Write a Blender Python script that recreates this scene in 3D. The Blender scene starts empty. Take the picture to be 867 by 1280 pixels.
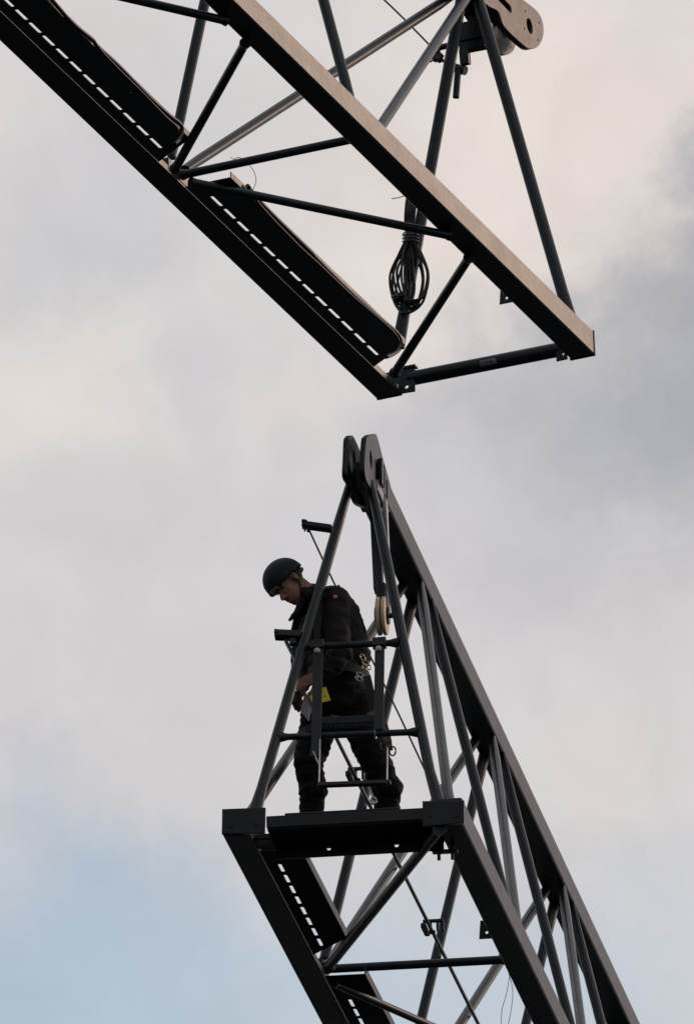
import bpy, bmesh, math, random
from mathutils import Vector, Matrix, noise
random.seed(7)
SC = bpy.context.scene
COL = SC.collection
rad = math.radians

# ------------------------------------------------------------------ camera
ELEV = rad(19.9486)
CAM = Vector((0, 0, 1.7))
FPX = 24147.75            # focal length in photo pixels (photo is 867 x 1280)
cam_d = bpy.data.cameras.new('camera'); cam = bpy.data.objects.new('camera', cam_d); COL.objects.link(cam)
cam.location = CAM
cam.rotation_euler = (rad(90) + ELEV, 0, 0)
cam_d.sensor_fit = 'VERTICAL'; cam_d.sensor_height = 36.0
cam_d.lens = FPX / 1280 * 36.0
cam_d.clip_start = 1; cam_d.clip_end = 20000
SC.camera = cam

# ------------------------------------------------------------------ light
SUN_EL, SUN_AZ = rad(21.5), rad(54.0)      # behind the cranes, low to the right
sun_dir = Vector((math.sin(SUN_AZ) * math.cos(SUN_EL), math.cos(SUN_AZ) * math.cos(SUN_EL), math.sin(SUN_EL)))
sd = bpy.data.lights.new('sun', 'SUN'); sun = bpy.data.objects.new('sun', sd); COL.objects.link(sun)
sd.energy = 0.5; sd.angle = rad(10); sd.color = (1.0, 0.68, 0.50)
sun.rotation_euler = sun_dir.to_track_quat('Z', 'Y').to_euler()
sun.location = (0, 0, 60)
SC.view_settings.view_transform = 'Standard'; SC.view_settings.look = 'None'
SC.view_settings.exposure = 0; SC.view_settings.gamma = 1
SC.view_settings.use_curve_mapping = False

FW = Vector((0, math.cos(ELEV), math.sin(ELEV))); UP = Vector((0, -math.sin(ELEV), math.cos(ELEV)))
def ray(px, py):
    return (Vector((1, 0, 0)) * ((px - 433.5) / FPX) + FW - UP * ((py - 640) / FPX))

# ------------------------------------------------------------------ world: broken evening cloud over a clear sky
world = bpy.data.worlds.new('World'); SC.world = world; world.use_nodes = True
nt = world.node_tree; nt.nodes.clear()
def N(t, **kw):
    n = nt.nodes.new(t)
    for k, v in kw.items(): setattr(n, k, v)
    return n
Lk = lambda a, b: nt.links.new(a, b)
out = N('ShaderNodeOutputWorld'); bg = N('ShaderNodeBackground'); Lk(bg.outputs[0], out.inputs[0])
bg.inputs['Strength'].default_value = 0.104
sky = N('ShaderNodeTexSky'); sky.sky_type = 'NISHITA'; sky.sun_disc = False
sky.sun_elevation = SUN_EL; sky.sun_rotation = SUN_AZ; sky.altitude = 50; sky.dust_density = 1.5
tc = N('ShaderNodeTexCoord')
def wnoise(scale, detail, rough=0.5, vec=None, dist=0.0):
    n = N('ShaderNodeTexNoise'); n.inputs['Scale'].default_value = scale
    n.inputs['Detail'].default_value = detail; n.inputs['Roughness'].default_value = rough
    n.inputs['Distortion'].default_value = dist
    Lk(vec or tc.outputs['Generated'], n.inputs['Vector']); return n
def math_n(op, a, b=None, c=None, clamp=False):
    n = N('ShaderNodeMath', operation=op, use_clamp=clamp)
    for i, v in enumerate((a, b, c)):
        if v is None: continue
        if isinstance(v, (int, float)): n.inputs[i].default_value = v
        else: Lk(v, n.inputs[i])
    return n.outputs[0]
warp = wnoise(55, 7, 0.62)
wv = N('ShaderNodeVectorMath', operation='SUBTRACT'); Lk(warp.outputs['Color'], wv.inputs[0]); wv.inputs[1].default_value = (.5, .5, .5)
wsc = N('ShaderNodeVectorMath', operation='SCALE'); Lk(wv.outputs[0], wsc.inputs[0]); wsc.inputs['Scale'].default_value = 0.024
wadd = N('ShaderNodeVectorMath', operation='ADD'); Lk(tc.outputs['Generated'], wadd.inputs[0]); Lk(wsc.outputs[0], wadd.inputs[1])
def blob(px, py, r0, r1):
    """a soft cloud patch round one direction of the sky; 1 inside r0, 0 beyond r1 (photo pixels as angles)"""
    d = ray(px, py).normalized()
    n = N('ShaderNodeVectorMath', operation='DISTANCE'); Lk(wadd.outputs[0], n.inputs[0]); n.inputs[1].default_value = d
    m = N('ShaderNodeMapRange', interpolation_type='SMOOTHSTEP'); Lk(n.outputs['Value'], m.inputs[0])
    m.inputs[1].default_value = r0 / FPX; m.inputs[2].default_value = r1 / FPX
    m.inputs[3].default_value = 1; m.inputs[4].default_value = 0
    return m.outputs[0]
def mixc(fac, a, b):
    n = N('ShaderNodeMix', data_type='RGBA')
    if isinstance(fac, (int, float)): n.inputs[0].default_value = fac
    else: Lk(fac, n.inputs[0])
    for i, v in ((6, a), (7, b)):
        if isinstance(v, tuple): n.inputs[i].default_value = v + (1,)
        else: Lk(v, n.inputs[i])
    return n.outputs[2]
def C10(r, g, b): return (r * 10, g * 10, b * 10)
def s2l(v): v /= 255; return v / 12.92 if v < .04045 else ((v + .055) / 1.055) ** 2.4
def srgb(r, g, b): return C10(s2l(r), s2l(g), s2l(b))
big = wnoise(3.0, 4, 0.5)
mid = wnoise(28, 4, 0.5)
midf = N('ShaderNodeMapRange'); Lk(mid.outputs['Fac'], midf.inputs[0]); midf.inputs[1].default_value = .35; midf.inputs[2].default_value = .65
cloud = mixc(midf.outputs[0], srgb(206, 203, 206), srgb(216, 210, 209))
BLOBS = [  # (px, py, r0, r1, strength, colour)
    (640, 110, 60, 480, .95, srgb(226, 216, 210)),
    (560, 330, 30, 260, .5, srgb(222, 213, 208)),
    (250, 20, 50, 420, .5, srgb(210, 206, 206)),
    (60, 300, 60, 260, .65, srgb(194, 195, 199)),
    (20, 520, 40, 230, .85, srgb(221, 216, 211)),
    (300, 400, 20, 200, .4, srgb(211, 207, 205)),
    (400, 560, 30, 190, .6, srgb(217, 211, 207)),
    (215, 490, 5, 110, .3, srgb(197, 196, 202)),
    (60, 660, 20, 170, .5, srgb(198, 198, 202)),
    (390, 600, 5, 110, .35, srgb(193, 192, 197)),
    (200, 850, 40, 300, .5, srgb(206, 203, 204)),
    (880, 420, 90, 290, .97, srgb(166, 167, 173)),
    (770, 520, 30, 190, .75, srgb(174, 176, 182)),
    (862, 240, 30, 130, .75, srgb(176, 175, 181)),
    (800, 330, 5, 90, .45, srgb(178, 178, 183)),
    (860, 620, 20, 190, .5, srgb(182, 183, 187)),
    (670, 610, 30, 220, .7, srgb(191, 190, 194)),
    (720, 930, 20, 200, .5, srgb(212, 206, 204)),
    (640, 850, 10, 90, .4, srgb(191, 191, 196)),
    (60, 1340, 150, 450, .92, srgb(170, 187, 203)),
    (350, 1340, 130, 380, .85, srgb(176, 191, 205)),
    (600, 1390, 120, 380, .75, srgb(186, 198, 209)),
    (30, 960, 5, 90, .5, srgb(188, 190, 201)),
    (780, 1210, 40, 230, .75, srgb(192, 200, 208)),
    (600, 1100, 20, 170, .45, srgb(193, 197, 205)),
    (520, 1010, 10, 120, .35, srgb(196, 197, 204)),
]
for px, py, r0, r1, k, c in BLOBS:
    f = math_n('MULTIPLY', blob(px, py, r0, r1), k)
    cloud = mixc(f, cloud, c)
# fine wisps all over the cloud
wisp = wnoise(130, 7, .6, dist=.6); wf = N('ShaderNodeMapRange'); Lk(wisp.outputs['Fac'], wf.inputs[0])
wf.inputs[1].default_value = .25; wf.inputs[2].default_value = .75; wf.inputs[3].default_value = .94; wf.inputs[4].default_value = 1.06
wm = N('ShaderNodeVectorMath', operation='SCALE'); Lk(cloud, wm.inputs[0]); Lk(wf.outputs[0], wm.inputs['Scale']); cloud = wm.outputs[0]
# the rest of the sky: holes in the cloud where the clear sky shows, never inside the part described above
near = blob(433, 640, 1400, 3200)
hole = N('ShaderNodeMapRange', interpolation_type='SMOOTHSTEP'); Lk(big.outputs['Fac'], hole.inputs[0])
hole.inputs[1].default_value = .50; hole.inputs[2].default_value = .62
cover = math_n('MAXIMUM', near, math_n('SUBTRACT', 1.0, hole.outputs[0]))
# evening cloud is darker on the side of the sky away from the low sun
dt = N('ShaderNodeVectorMath', operation='DOT_PRODUCT'); Lk(tc.outputs['Generated'], dt.inputs[0]); dt.inputs[1].default_value = sun_dir
dm = N('ShaderNodeMapRange', interpolation_type='SMOOTHSTEP'); Lk(dt.outputs['Value'], dm.inputs[0])
dm.inputs[1].default_value = -.7; dm.inputs[2].default_value = .5; dm.inputs[3].default_value = .45; dm.inputs[4].default_value = 1
dc = N('ShaderNodeVectorMath', operation='SCALE'); Lk(cloud, dc.inputs[0]); Lk(dm.outputs[0], dc.inputs['Scale']); cloud = dc.outputs[0]
colr = mixc(cover, sky.outputs[0], cloud)
Lk(colr, bg.inputs['Color'])

# ------------------------------------------------------------------ materials
def material(name, col, rough=.5, metal=0.0, var=.25, scale=6.0, spec=.5, bump=0.0, bscale=60.0, streak=None):
    m = bpy.data.materials.new(name); m.use_nodes = True; t = m.node_tree; b = t.nodes['Principled BSDF']
    tcn = t.nodes.new('ShaderNodeTexCoord'); n = t.nodes.new('ShaderNodeTexNoise')
    n.inputs['Scale'].default_value = scale; n.inputs['Detail'].default_value = 6; n.inputs['Roughness'].default_value = .65
    t.links.new(tcn.outputs['Object'], n.inputs['Vector'])
    r = t.nodes.new('ShaderNodeValToRGB')
    r.color_ramp.elements[0].position = .3; r.color_ramp.elements[1].position = .7
    r.color_ramp.elements[0].color = tuple(c * (1 - var) for c in col) + (1,)
    r.color_ramp.elements[1].color = tuple(min(1, c * (1 + var)) for c in col) + (1,)
    t.links.new(n.outputs['Fac'], r.inputs[0])
    src = r.outputs[0]
    if streak:
        n2 = t.nodes.new('ShaderNodeTexNoise'); n2.inputs['Scale'].default_value = streak[1]; n2.inputs['Detail'].default_value = 8
        n2.inputs['Roughness'].default_value = .7
        t.links.new(tcn.outputs['Object'], n2.inputs['Vector'])
        mr = t.nodes.new('ShaderNodeMapRange'); mr.inputs[1].default_value = streak[2]; mr.inputs[2].default_value = streak[2] + .06
        t.links.new(n2.outputs['Fac'], mr.inputs[0])
        mx = t.nodes.new('ShaderNodeMix'); mx.data_type = 'RGBA'
        t.links.new(mr.outputs[0], mx.inputs[0]); t.links.new(src, mx.inputs[6]); mx.inputs[7].default_value = tuple(streak[0]) + (1,)
        src = mx.outputs[2]
    t.links.new(src, b.inputs['Base Color'])
    rr = t.nodes.new('ShaderNodeMapRange'); rr.inputs[3].default_value = max(0, rough - .08); rr.inputs[4].default_value = min(1, rough + .1)
    t.links.new(n.outputs['Fac'], rr.inputs[0]); t.links.new(rr.outputs[0], b.inputs['Roughness'])
    b.inputs['Metallic'].default_value = metal
    b.inputs['Specular IOR Level'].default_value = spec
    if bump:
        n3 = t.nodes.new('ShaderNodeTexNoise'); n3.inputs['Scale'].default_value = bscale; n3.inputs['Detail'].default_value = 5
        t.links.new(tcn.outputs['Object'], n3.inputs['Vector'])
        bp = t.nodes.new('ShaderNodeBump'); bp.inputs['Strength'].default_value = bump; bp.inputs['Distance'].default_value = .01
        t.links.new(n3.outputs['Fac'], bp.inputs['Height']); t.links.new(bp.outputs[0], b.inputs['Normal'])
    return m
STEEL = material('blue_grey_crane_paint', (.011, .020, .026), .38, var=.35, scale=5, spec=.4, bump=.12, bscale=35, streak=((.07, .05, .04), 9, .68))
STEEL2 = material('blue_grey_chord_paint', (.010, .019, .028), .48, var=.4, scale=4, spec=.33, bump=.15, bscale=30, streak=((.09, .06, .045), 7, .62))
STEELU = material('warm_lit_chord_paint', (.026, .024, .024), .36, var=.45, scale=4, bump=.15, bscale=30, streak=((.012, .010, .010), 6, .60))  # warm low-sun glow on the upper section put into the paint colour
TRAY = material('shade_dark_tray_paint', (.009, .011, .013), .72, var=.3, scale=6, spec=.2)  # steel colour darkened to carry the shade under trays, deck and tread
LUGU = material('warm_lit_lug_paint', (.070, .042, .030), .44, var=.4, scale=9, bump=.12, bscale=30, streak=((.015, .012, .012), 14, .6))  # tan of the sunlit lugs painted in as base colour
GALV = material('galvanised_steel', (.55, .56, .57), .35, metal=.9, var=.2, scale=20)
BOLT = material('black_bolt', (.012, .012, .013), .5)
RUBBER = material('black_cable_rubber', (.014, .014, .016), .38, var=.2)
WIRE = material('grey_wire_rope', (.05, .05, .05), .5, metal=.5)
NYLON = material('cream_nylon', (.92, .70, .44), .5, var=.12, scale=25)
JACKET = material('black_work_jacket', (.016, .012, .012), .8, var=.35, scale=14, bump=.5, bscale=45, spec=.25)
TROUSER = material('black_work_trousers', (.009, .010, .011), .85, var=.4, scale=14, bump=.5, bscale=40, spec=.2)
SKIN = material('skin', (.36, .17, .12), .55, var=.18, scale=18, spec=.35)
HELMET = material('dark_teal_helmet', (.008, .015, .019), .6, var=.15, scale=10, spec=.25)
WEB = material('tan_webbing', (.16, .10, .065), .8, var=.3, scale=40)
WEBD = material('dark_webbing', (.050, .042, .038), .8, var=.3, scale=40)
BOOT = material('black_boot_leather', (.012, .011, .011), .5, bump=.3)
HAIR = material('dark_hair', (.02, .013, .01), .7)
YELLOW = material('yellow_card', (.80, .62, .02), .5, var=.06)
PAPER = material('grey_board', (.34, .32, .33), .5, var=.12)
RED = material('red_badge', (.9, .22, .18), .5, var=.1)
WHITE = material('pale_print', (.75, .68, .66), .5, var=.1)
STICK = material('grey_sticker', (.5, .49, .54), .5, var=.25, scale=60)
BRASS = material('worn_brass', (.65, .52, .32), .3, metal=.9)

# ------------------------------------------------------------------ helpers
def link(name, me, mat, parent=None, smooth=False):
    o = bpy.data.objects.new(name, me); COL.objects.link(o)
    if mat is not None and not me.materials: me.materials.append(mat)
    if smooth:
        for p in me.polygons: p.use_smooth = True
    if parent: o.parent = parent
    return o
def autosmooth(me, ang=35):
    for p in me.polygons: p.use_smooth = True
    bm = bmesh.new(); bm.from_mesh(me)
    for e in bm.edges:
        if len(e.link_faces) == 2 and e.calc_face_angle(0) > rad(ang): e.smooth = False
        elif len(e.link_faces) != 2: e.smooth = False
    bm.to_mesh(me); bm.free()
def obj(name, bm, mat, parent=None, smooth=True, label=None):
    me = bpy.data.meshes.new(name); bmesh.ops.recalc_face_normals(bm, faces=bm.faces); bm.to_mesh(me); bm.free()
    o = link(name, me, mat, parent)
    if smooth: autosmooth(me)
    if label: o['label'] = label
    return o
def thing(o, label, cat, group=None):
    o['label'] = label; o['category'] = cat
    if group: o['group'] = group
    return o
def add_box(bm, lo, hi, bev=.004):
    r = bmesh.ops.create_cube(bm, size=1)
    lo, hi = Vector(lo), Vector(hi)
    for v in r['verts']:
        v.co = Vector([(lo[i] + hi[i]) / 2 + v.co[i] * abs(hi[i] - lo[i]) for i in range(3)])
    if bev:
        es = list({e for v in r['verts'] for e in v.link_edges})
        bmesh.ops.bevel(bm, geom=es, offset=bev, segments=1, affect='EDGES', profile=.5)
def frame(d, up=Vector((0, 0, 1))):
    d = d.normalized()
    x = d.cross(up)
    if x.length < 1e-4: x = d.cross(Vector((1, 0, 0)))
    x.normalize(); y = x.cross(d).normalized()
    return x, y
def add_bar(bm, a, b, w, h, up=Vector((0, 0, 1)), bev=.003):
    """rectangular bar from a to b, w wide, h along 'up'"""
    a, b = Vector(a), Vector(b); x, y = frame(b - a, up)
    M = Matrix((x, y, (b - a).normalized())).transposed().to_4x4(); M.translation = (a + b) / 2
    r = bmesh.ops.create_cube(bm, size=1); L = (b - a).length
    for v in r['verts']: v.co = M @ Vector((v.co.x * w, v.co.y * h, v.co.z * L))
    if bev:
        es = list({e for v in r['verts'] for e in v.link_edges})
        bmesh.ops.bevel(bm, geom=es, offset=bev, segments=1, affect='EDGES')
def add_tube(bm, a, b, r, seg=20, fa=None, fb=None, up=Vector((0, 0, 1)), r2=None):
    """round tube; fa / fb = (sx, sy, length) press an end flat as at a welded node"""
    a, b = Vector(a), Vector(b); d = b - a; L = d.length; x, y = frame(d, up)
    ts = [(0, fa), (1, fb)]
    st = [(0.0, *(fa[:2] if fa else (1, 1)))]
    if fa: st += [(fa[2] * .5 / L, (1 + fa[0]) / 2, (1 + fa[1]) / 2), (fa[2] / L, 1, 1)]
    if fb: st += [(1 - fb[2] / L, 1, 1), (1 - fb[2] * .5 / L, (1 + fb[0]) / 2, (1 + fb[1]) / 2)]
    st.append((1.0, *(fb[:2] if fb else (1, 1))))
    rings = []
    for t, sx, sy in st:
        rr = r if r2 is None else r + (r2 - r) * t
        rings.append([bm.verts.new(a + d * t + x * (math.cos(2 * math.pi * k / seg) * rr * sx) + y * (math.sin(2 * math.pi * k / seg) * rr * sy)) for k in range(seg)])
    for i in range(len(rings) - 1):
        for k in range(seg):
            bm.faces.new((rings[i][k], rings[i][(k + 1) % seg], rings[i + 1][(k + 1) % seg], rings[i + 1][k]))
    bm.faces.new(rings[0][::-1]); bm.faces.new(rings[-1])
def catmull(ps, n=8):
    ps = [Vector(p) for p in ps]
    q = [ps[0] * 2 - ps[1]] + ps + [ps[-1] * 2 - ps[-2]]; o = []
    for i in range(1, len(q) - 2):
        for k in range(n):
            t = k / n; p0, p1, p2, p3 = q[i - 1], q[i], q[i + 1], q[i + 2]
            o.append(.5 * ((2 * p1) + (p2 - p0) * t + (2 * p0 - 5 * p1 + 4 * p2 - p3) * t * t + (3 * p1 - p0 - 3 * p2 + p3) * t ** 3))
    return o + [ps[-1]]
def add_sweep(bm, pts, r, seg=8, smooth=8, closed=False):
    pts = catmull(pts, smooth) if smooth else [Vector(p) for p in pts]
    prev = None; rings = []
    for i, p in enumerate(pts):
        d = (pts[min(i + 1, len(pts) - 1)] - pts[max(i - 1, 0)])
        if d.length < 1e-9: d = Vector((0, 0, 1))
        d.normalize()
        if prev is None: x, y = frame(d)
        else:
            x = prev - d * prev.dot(d); x = x.normalized() if x.length > 1e-6 else frame(d)[0]; y = d.cross(x)
        prev = x
        rings.append([bm.verts.new(p + x * math.cos(2 * math.pi * k / seg) * r + y * math.sin(2 * math.pi * k / seg) * r) for k in range(seg)])
    for i in range(len(rings) - 1):
        for k in range(seg): bm.faces.new((rings[i][k], rings[i][(k + 1) % seg], rings[i + 1][(k + 1) % seg], rings[i + 1][k]))
    if not closed: bm.faces.new(rings[0][::-1]); bm.faces.new(rings[-1])
def add_ball(bm, c, r, sc=(1, 1, 1), rot=None, u=16, v=10):
    rr = bmesh.ops.create_uvsphere(bm, u_segments=u, v_segments=v, radius=1)
    M = rot or Matrix.Identity(3)
    for w in rr['verts']: w.co = Vector(c) + M @ Vector((w.co.x * r * sc[0], w.co.y * r * sc[1], w.co.z * r * sc[2]))
def plate(name, outline, holes, thick, origin, ax, ay, mat, parent, bev=.003, label=None, axn=None):
    """flat plate with real holes: outline and holes in 2D, lifted to 3D by origin + x*ax + y*ay, thick along the normal (centred)"""
    cu = bpy.data.curves.new('tmp', 'CURVE'); cu.dimensions = '2D'; cu.fill_mode = 'BOTH'
    cu.extrude = thick / 2 - bev; cu.bevel_depth = bev; cu.bevel_resolution = 0
    def area(p): return sum(p[i - 1][0] * p[i][1] - p[i][0] * p[i - 1][1] for i in range(len(p)))
    for k, ps in enumerate([outline] + holes):
        if (area(ps) > 0) == (k > 0): ps = ps[::-1]
        sp = cu.splines.new('POLY'); sp.points.add(len(ps) - 1); sp.use_cyclic_u = True
        for p, q in zip(sp.points, ps): p.co = (q[0], q[1], 0, 1)
    cu.offset = -bev
    to = bpy.data.objects.new('tmp', cu); COL.objects.link(to)
    me = bpy.data.meshes.new_from_object(to); bpy.data.objects.remove(to); bpy.data.curves.remove(cu)
    ax, ay = Vector(ax), Vector(ay); az = ax.cross(ay).normalized()
    for v in me.vertices: v.co = Vector(origin) + ax * v.co.x + ay * v.co.y + az * v.co.z
    bm = bmesh.new(); bm.from_mesh(me); bmesh.ops.remove_doubles(bm, verts=bm.verts, dist=1e-5); bpy.data.meshes.remove(me)
    o = obj(name, bm, mat, parent, smooth=False)
    if label: o['label'] = label
    return o
def circ(c, r, n=20, sx=1): return [(c[0] + sx * r * math.cos(2 * math.pi * k / n), c[1] + r * math.sin(2 * math.pi * k / n)) for k in range(n)]
def slot(c, L, w):    # along y
    r = w / 2; o = []
    for k in range(7): a = math.pi * k / 6; o.append((c[0] + r * math.cos(a), c[1] + L / 2 - r + r * math.sin(a)))
    for k in range(7): a = math.pi + math.pi * k / 6; o.append((c[0] + r * math.cos(a), c[1] - L / 2 + r + r * math.sin(a)))
    return o

# pieces that can be picked apart become objects of their own
def split_loose(o):
    bm = bmesh.new(); bm.from_mesh(o.data); seen = set(); isl = []
    for v in bm.verts:
        if v in seen: continue
        st = [v]; seen.add(v); g = []
        while st:
            w = st.pop(); g.append(w)
            for e in w.link_edges:
                u = e.other_vert(w)
                if u not in seen: seen.add(u); st.append(u)
        isl.append([w.index for w in g])
    bm.free()
    if len(isl) < 2: return
    for g in isl[1:] + isl[:1]:
        b2 = bmesh.new(); b2.from_mesh(o.data); keep = set(g)
        b2.verts.ensure_lookup_table(); bmesh.ops.delete(b2, geom=[v for v in b2.verts if v.index not in keep], context='VERTS')
        if g is isl[0]: b2.to_mesh(o.data)
        else:
            me = o.data.copy(); b2.to_mesh(me); c = o.copy(); c.data = me; COL.objects.link(c); c.parent = o.parent
        b2.free()

# ------------------------------------------------------------------ the two jib sections: real triangular trusses, set by rigid poses
W, H, B, CH = 1.5002, 2.6621, 3.5842, .1677
HW = W / 2
def pose(x, depth, z, yaw, pitch, roll):
    y, p, r = rad(yaw), rad(pitch), rad(roll)
    Rz = Matrix(((math.cos(y), math.sin(y), 0), (-math.sin(y), math.cos(y), 0), (0, 0, 1)))
    Rx = Matrix(((1, 0, 0), (0, math.cos(p), -math.sin(p)), (0, math.sin(p), math.cos(p))))
    Ry = Matrix(((math.cos(r), 0, math.sin(r)), (0, 1, 0), (-math.sin(r), 0, math.cos(r))))
    M = (Rz @ Rx @ Ry).to_4x4(); M.translation = CAM + Vector((x, 0, 0)) + FW * depth + UP * z
    return M
ML = pose(-.0288, 119.9991, -1.9679, 7.5462, 3.7094, -.6195)
MU = pose(.8809, 123.1681, .8622, 22.8932, -3.0323, -3.4098)
def pick(M, px, py, n, d):
    """point of a section (its own coordinates) seen at one place of the photograph, on the member plane n.p = d"""
    if isinstance(n, int): n = [Vector((1, 0, 0)), Vector((0, 1, 0)), Vector((0, 0, 1))][n]
    I = M.inverted(); o = I @ CAM; v = I.to_3x3() @ ray(px, py)
    return o + v * ((d - o.dot(n)) / v.dot(n))
# plane of the end frame (bottom corners to apex) of each section
def plane3(a, b, c):
    n = (Vector(b) - Vector(a)).cross(Vector(c) - Vector(a)).normalized(); return n, n.dot(Vector(a))

def section_root(name, M, label):
    r = bpy.data.objects.new(name, None); COL.objects.link(r); r.empty_display_size = .5
    r.matrix_world = M; return thing(r, label, 'crane jib')

def chord(root, x, y0, y1, z, mat, name='bottom_chord', tilt0=0):
    bm = bmesh.new(); n = max(2, int(abs(y1 - y0) / .5))
    add_box(bm, (x - CH / 2, min(y0, y1), z), (x + CH / 2, max(y0, y1), z + CH), bev=.009)
    return obj(name, bm, mat, root)

def channel(root, y0, y1, mat):
    '''left chord: open channel, full outer wall, wide bottom flange, low inner lip'''
    lo, hi = min(y0, y1), max(y0, y1); x = -HW
    prof = [(0, 0), (CH, 0), (CH, .052), (CH - .012, .052), (CH - .012, .012), (.012, .012), (.012, CH), (0, CH)]
    bm = bmesh.new(); a = [bm.verts.new((x + p, lo, q)) for p, q in prof]; b = [bm.verts.new((x + p, hi, q)) for p, q in prof]
    bm.faces.new(a); bm.faces.new(b[::-1])
    for i in range(8): bm.faces.new((a[i], b[i], b[(i + 1) % 8], a[(i + 1) % 8]))
    es = [e for e in bm.edges if abs(e.verts[0].co.y - e.verts[1].co.y) > 1]
    bmesh.ops.bevel(bm, geom=es, offset=.004, segments=1, affect='EDGES')
    return obj('bottom_chord', bm, mat, root)
def node_block(root, y, mat):
    bm = bmesh.new(); add_box(bm, (-HW + .014, y - .16, .014), (-HW + CH + .004, y + .16, .105), bev=.004); obj('node_plate', bm, mat, root)

def tube(root, a, b, r, name, fa=None, fb=None, up=Vector((0, 0, 1)), mat=None, weld=True):
    bm = bmesh.new(); add_tube(bm, a, b, r, fa=fa, fb=fb, up=up)
    if weld:
        a, b = Vector(a), Vector(b); d = (b - a).normalized()
        for p, s_, f in ((a, 1, fa), (b, -1, fb)):      # weld collar
            if f is None: add_tube(bm, p, p + d * s_ * .035, r * 1.3, seg=16, r2=r * .98)
    return obj(name, bm, mat or STEEL, root)

def walkway(root, y0, y1, xin, xout, slots, mat, holes=(), cut=0.0, lip=.048, lipmat=None):
    """perforated catwalk tray: slotted floor plate and an upturned toe board"""
    sl = [slot((x, y), L, w) for x, y, L, w in slots] + [circ((x, y), .008, 8) for x, y in holes]
    w = plate('walkway_panel', [(xin, y0), (xout, y0), (xout, y1 - cut), (xin, y1)] , sl, .008, (0, 0, .006), (1, 0, 0), (0, 1, 0), mat, root, bev=.001)
    bm = bmesh.new(); add_box(bm, (xout - .001, y0, .001), (xout + .006, y1 - cut, lip), bev=.002)
    obj('toe_board', bm, lipmat or mat, w)
    for k in range(1, 5):
        yy = y0 + (y1 - y0) * k / 5
        bm = bmesh.new(); add_box(bm, (xin + .17, yy - .015, .0105), (xout - .003, yy + .015, .03), bev=.001)
        obj('stiffener', bm, mat, w)
    return w

# ============================================================ LOWER SECTION
low = section_root('jib_section', ML, 'lower dark lattice crane jib with a worker standing in its open end')
YL = 19.0
channel(low, .02, YL, STEEL2)
chord(low, HW - CH / 2, .02, YL, 0, STEEL2)
T = [1.3317, 4.0, 7.74, 11.58, 15.5, 19.4]
top_y0 = 1.95
bm = bmesh.new(); add_box(bm, (-CH / 2, top_y0, H), (CH / 2, YL + 1, H + CH), bev=.009)
obj('top_chord', bm, STEEL2, low)
# end corner plates with bolt heads
for pxs, bolts in ((((278, 1012), (332, 1010), (331, 1042), (277.5, 1043)), ((288, 1031, .019), (320, 1030, .011))),
                   (((528, 1002), (580, 1001), (579.5, 1029), (528, 1034)), ((570, 1018.5, .018), (538, 1019.5, .010)))):
    pts = [pick(ML, *p, 1, 0.0) for p in pxs]
    pl_ = plate('corner_plate', [(p.x, p.z) for p in pts], [], .03, (0, 0.0, 0), (1, 0, 0), (0, 0, 1), STEEL, low, bev=.003)
    for bx, by, br in bolts:
        c = pick(ML, bx, by, 1, -.015)
        bm = bmesh.new(); add_tube(bm, (c.x, -.024, c.z), (c.x, 0, c.z), br, seg=12); obj('bolt', bm, BOLT, pl_)
# end beam and deck the man stands on
bm = bmesh.new(); add_box(bm, (-.475, .0, .033), (.545, .06, .108), bev=.004); obj('end_beam', bm, STEEL, low)
dk = plate('deck_plate', [(-.478, .062), (.578, .062), (.578, .44), (-.478, .44)],
           [circ(c, .010, 10) for c in ((-.30, .22), (.2, .3))], .008, (0, 0, .037), (1, 0, 0), (0, 1, 0), TRAY, low, bev=.001)
hz = [pick(ML, px, py, 1, .445) for px, py in ((411, 1060.5), (495.5, 1056.5), (401, 1041))]
plate('deck_lip', [(-.478, -.052), (.578, -.052), (.578, .045), (-.478, .045)], [circ((p.x, p.z), .0135, 12) for p in hz[:2]],
      .008, (0, .445, 0), (1, 0, 0), (0, 0, 1), STEEL, low, bev=.001)
for yy in (.72, 1.02):
    bm = bmesh.new(); add_box(bm, (-.70, yy - .03, .171), (.70, yy + .03, .188), bev=.003); obj('deck_bearer', bm, STEEL, low)
bm = bmesh.new(); add_box(bm, (-.36, .005, .109), (.36, .30, .122), bev=.003); obj('tread_plate', bm, STEEL, low)
for k in range(2):
    bm = bmesh.new(); add_box(bm, (-.50, .62 + .26 * k, .190), (.50, .87 + .26 * k, .212), bev=.003); obj('deck_board', bm, STEEL, low)
# small strut between chord and deck on the left (bright gaps either side)
bm = bmesh.new(); add_box(bm, (-.585, .20, .01), (-.47, .40, .03), bev=.002); obj('deck_bracket', bm, STEEL, low)
bm = bmesh.new()
for k in range(2): add_tube(bm, (.60 + .085 * k - .06, .49, -.0), (.60 + .085 * k - .06, .49, -.10), .011, seg=10)
add_box(bm, (.50, .455, -.055), (.66, .52, -.04), bev=.002)
obj('locking_pin', bm, STEEL, low)
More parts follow.
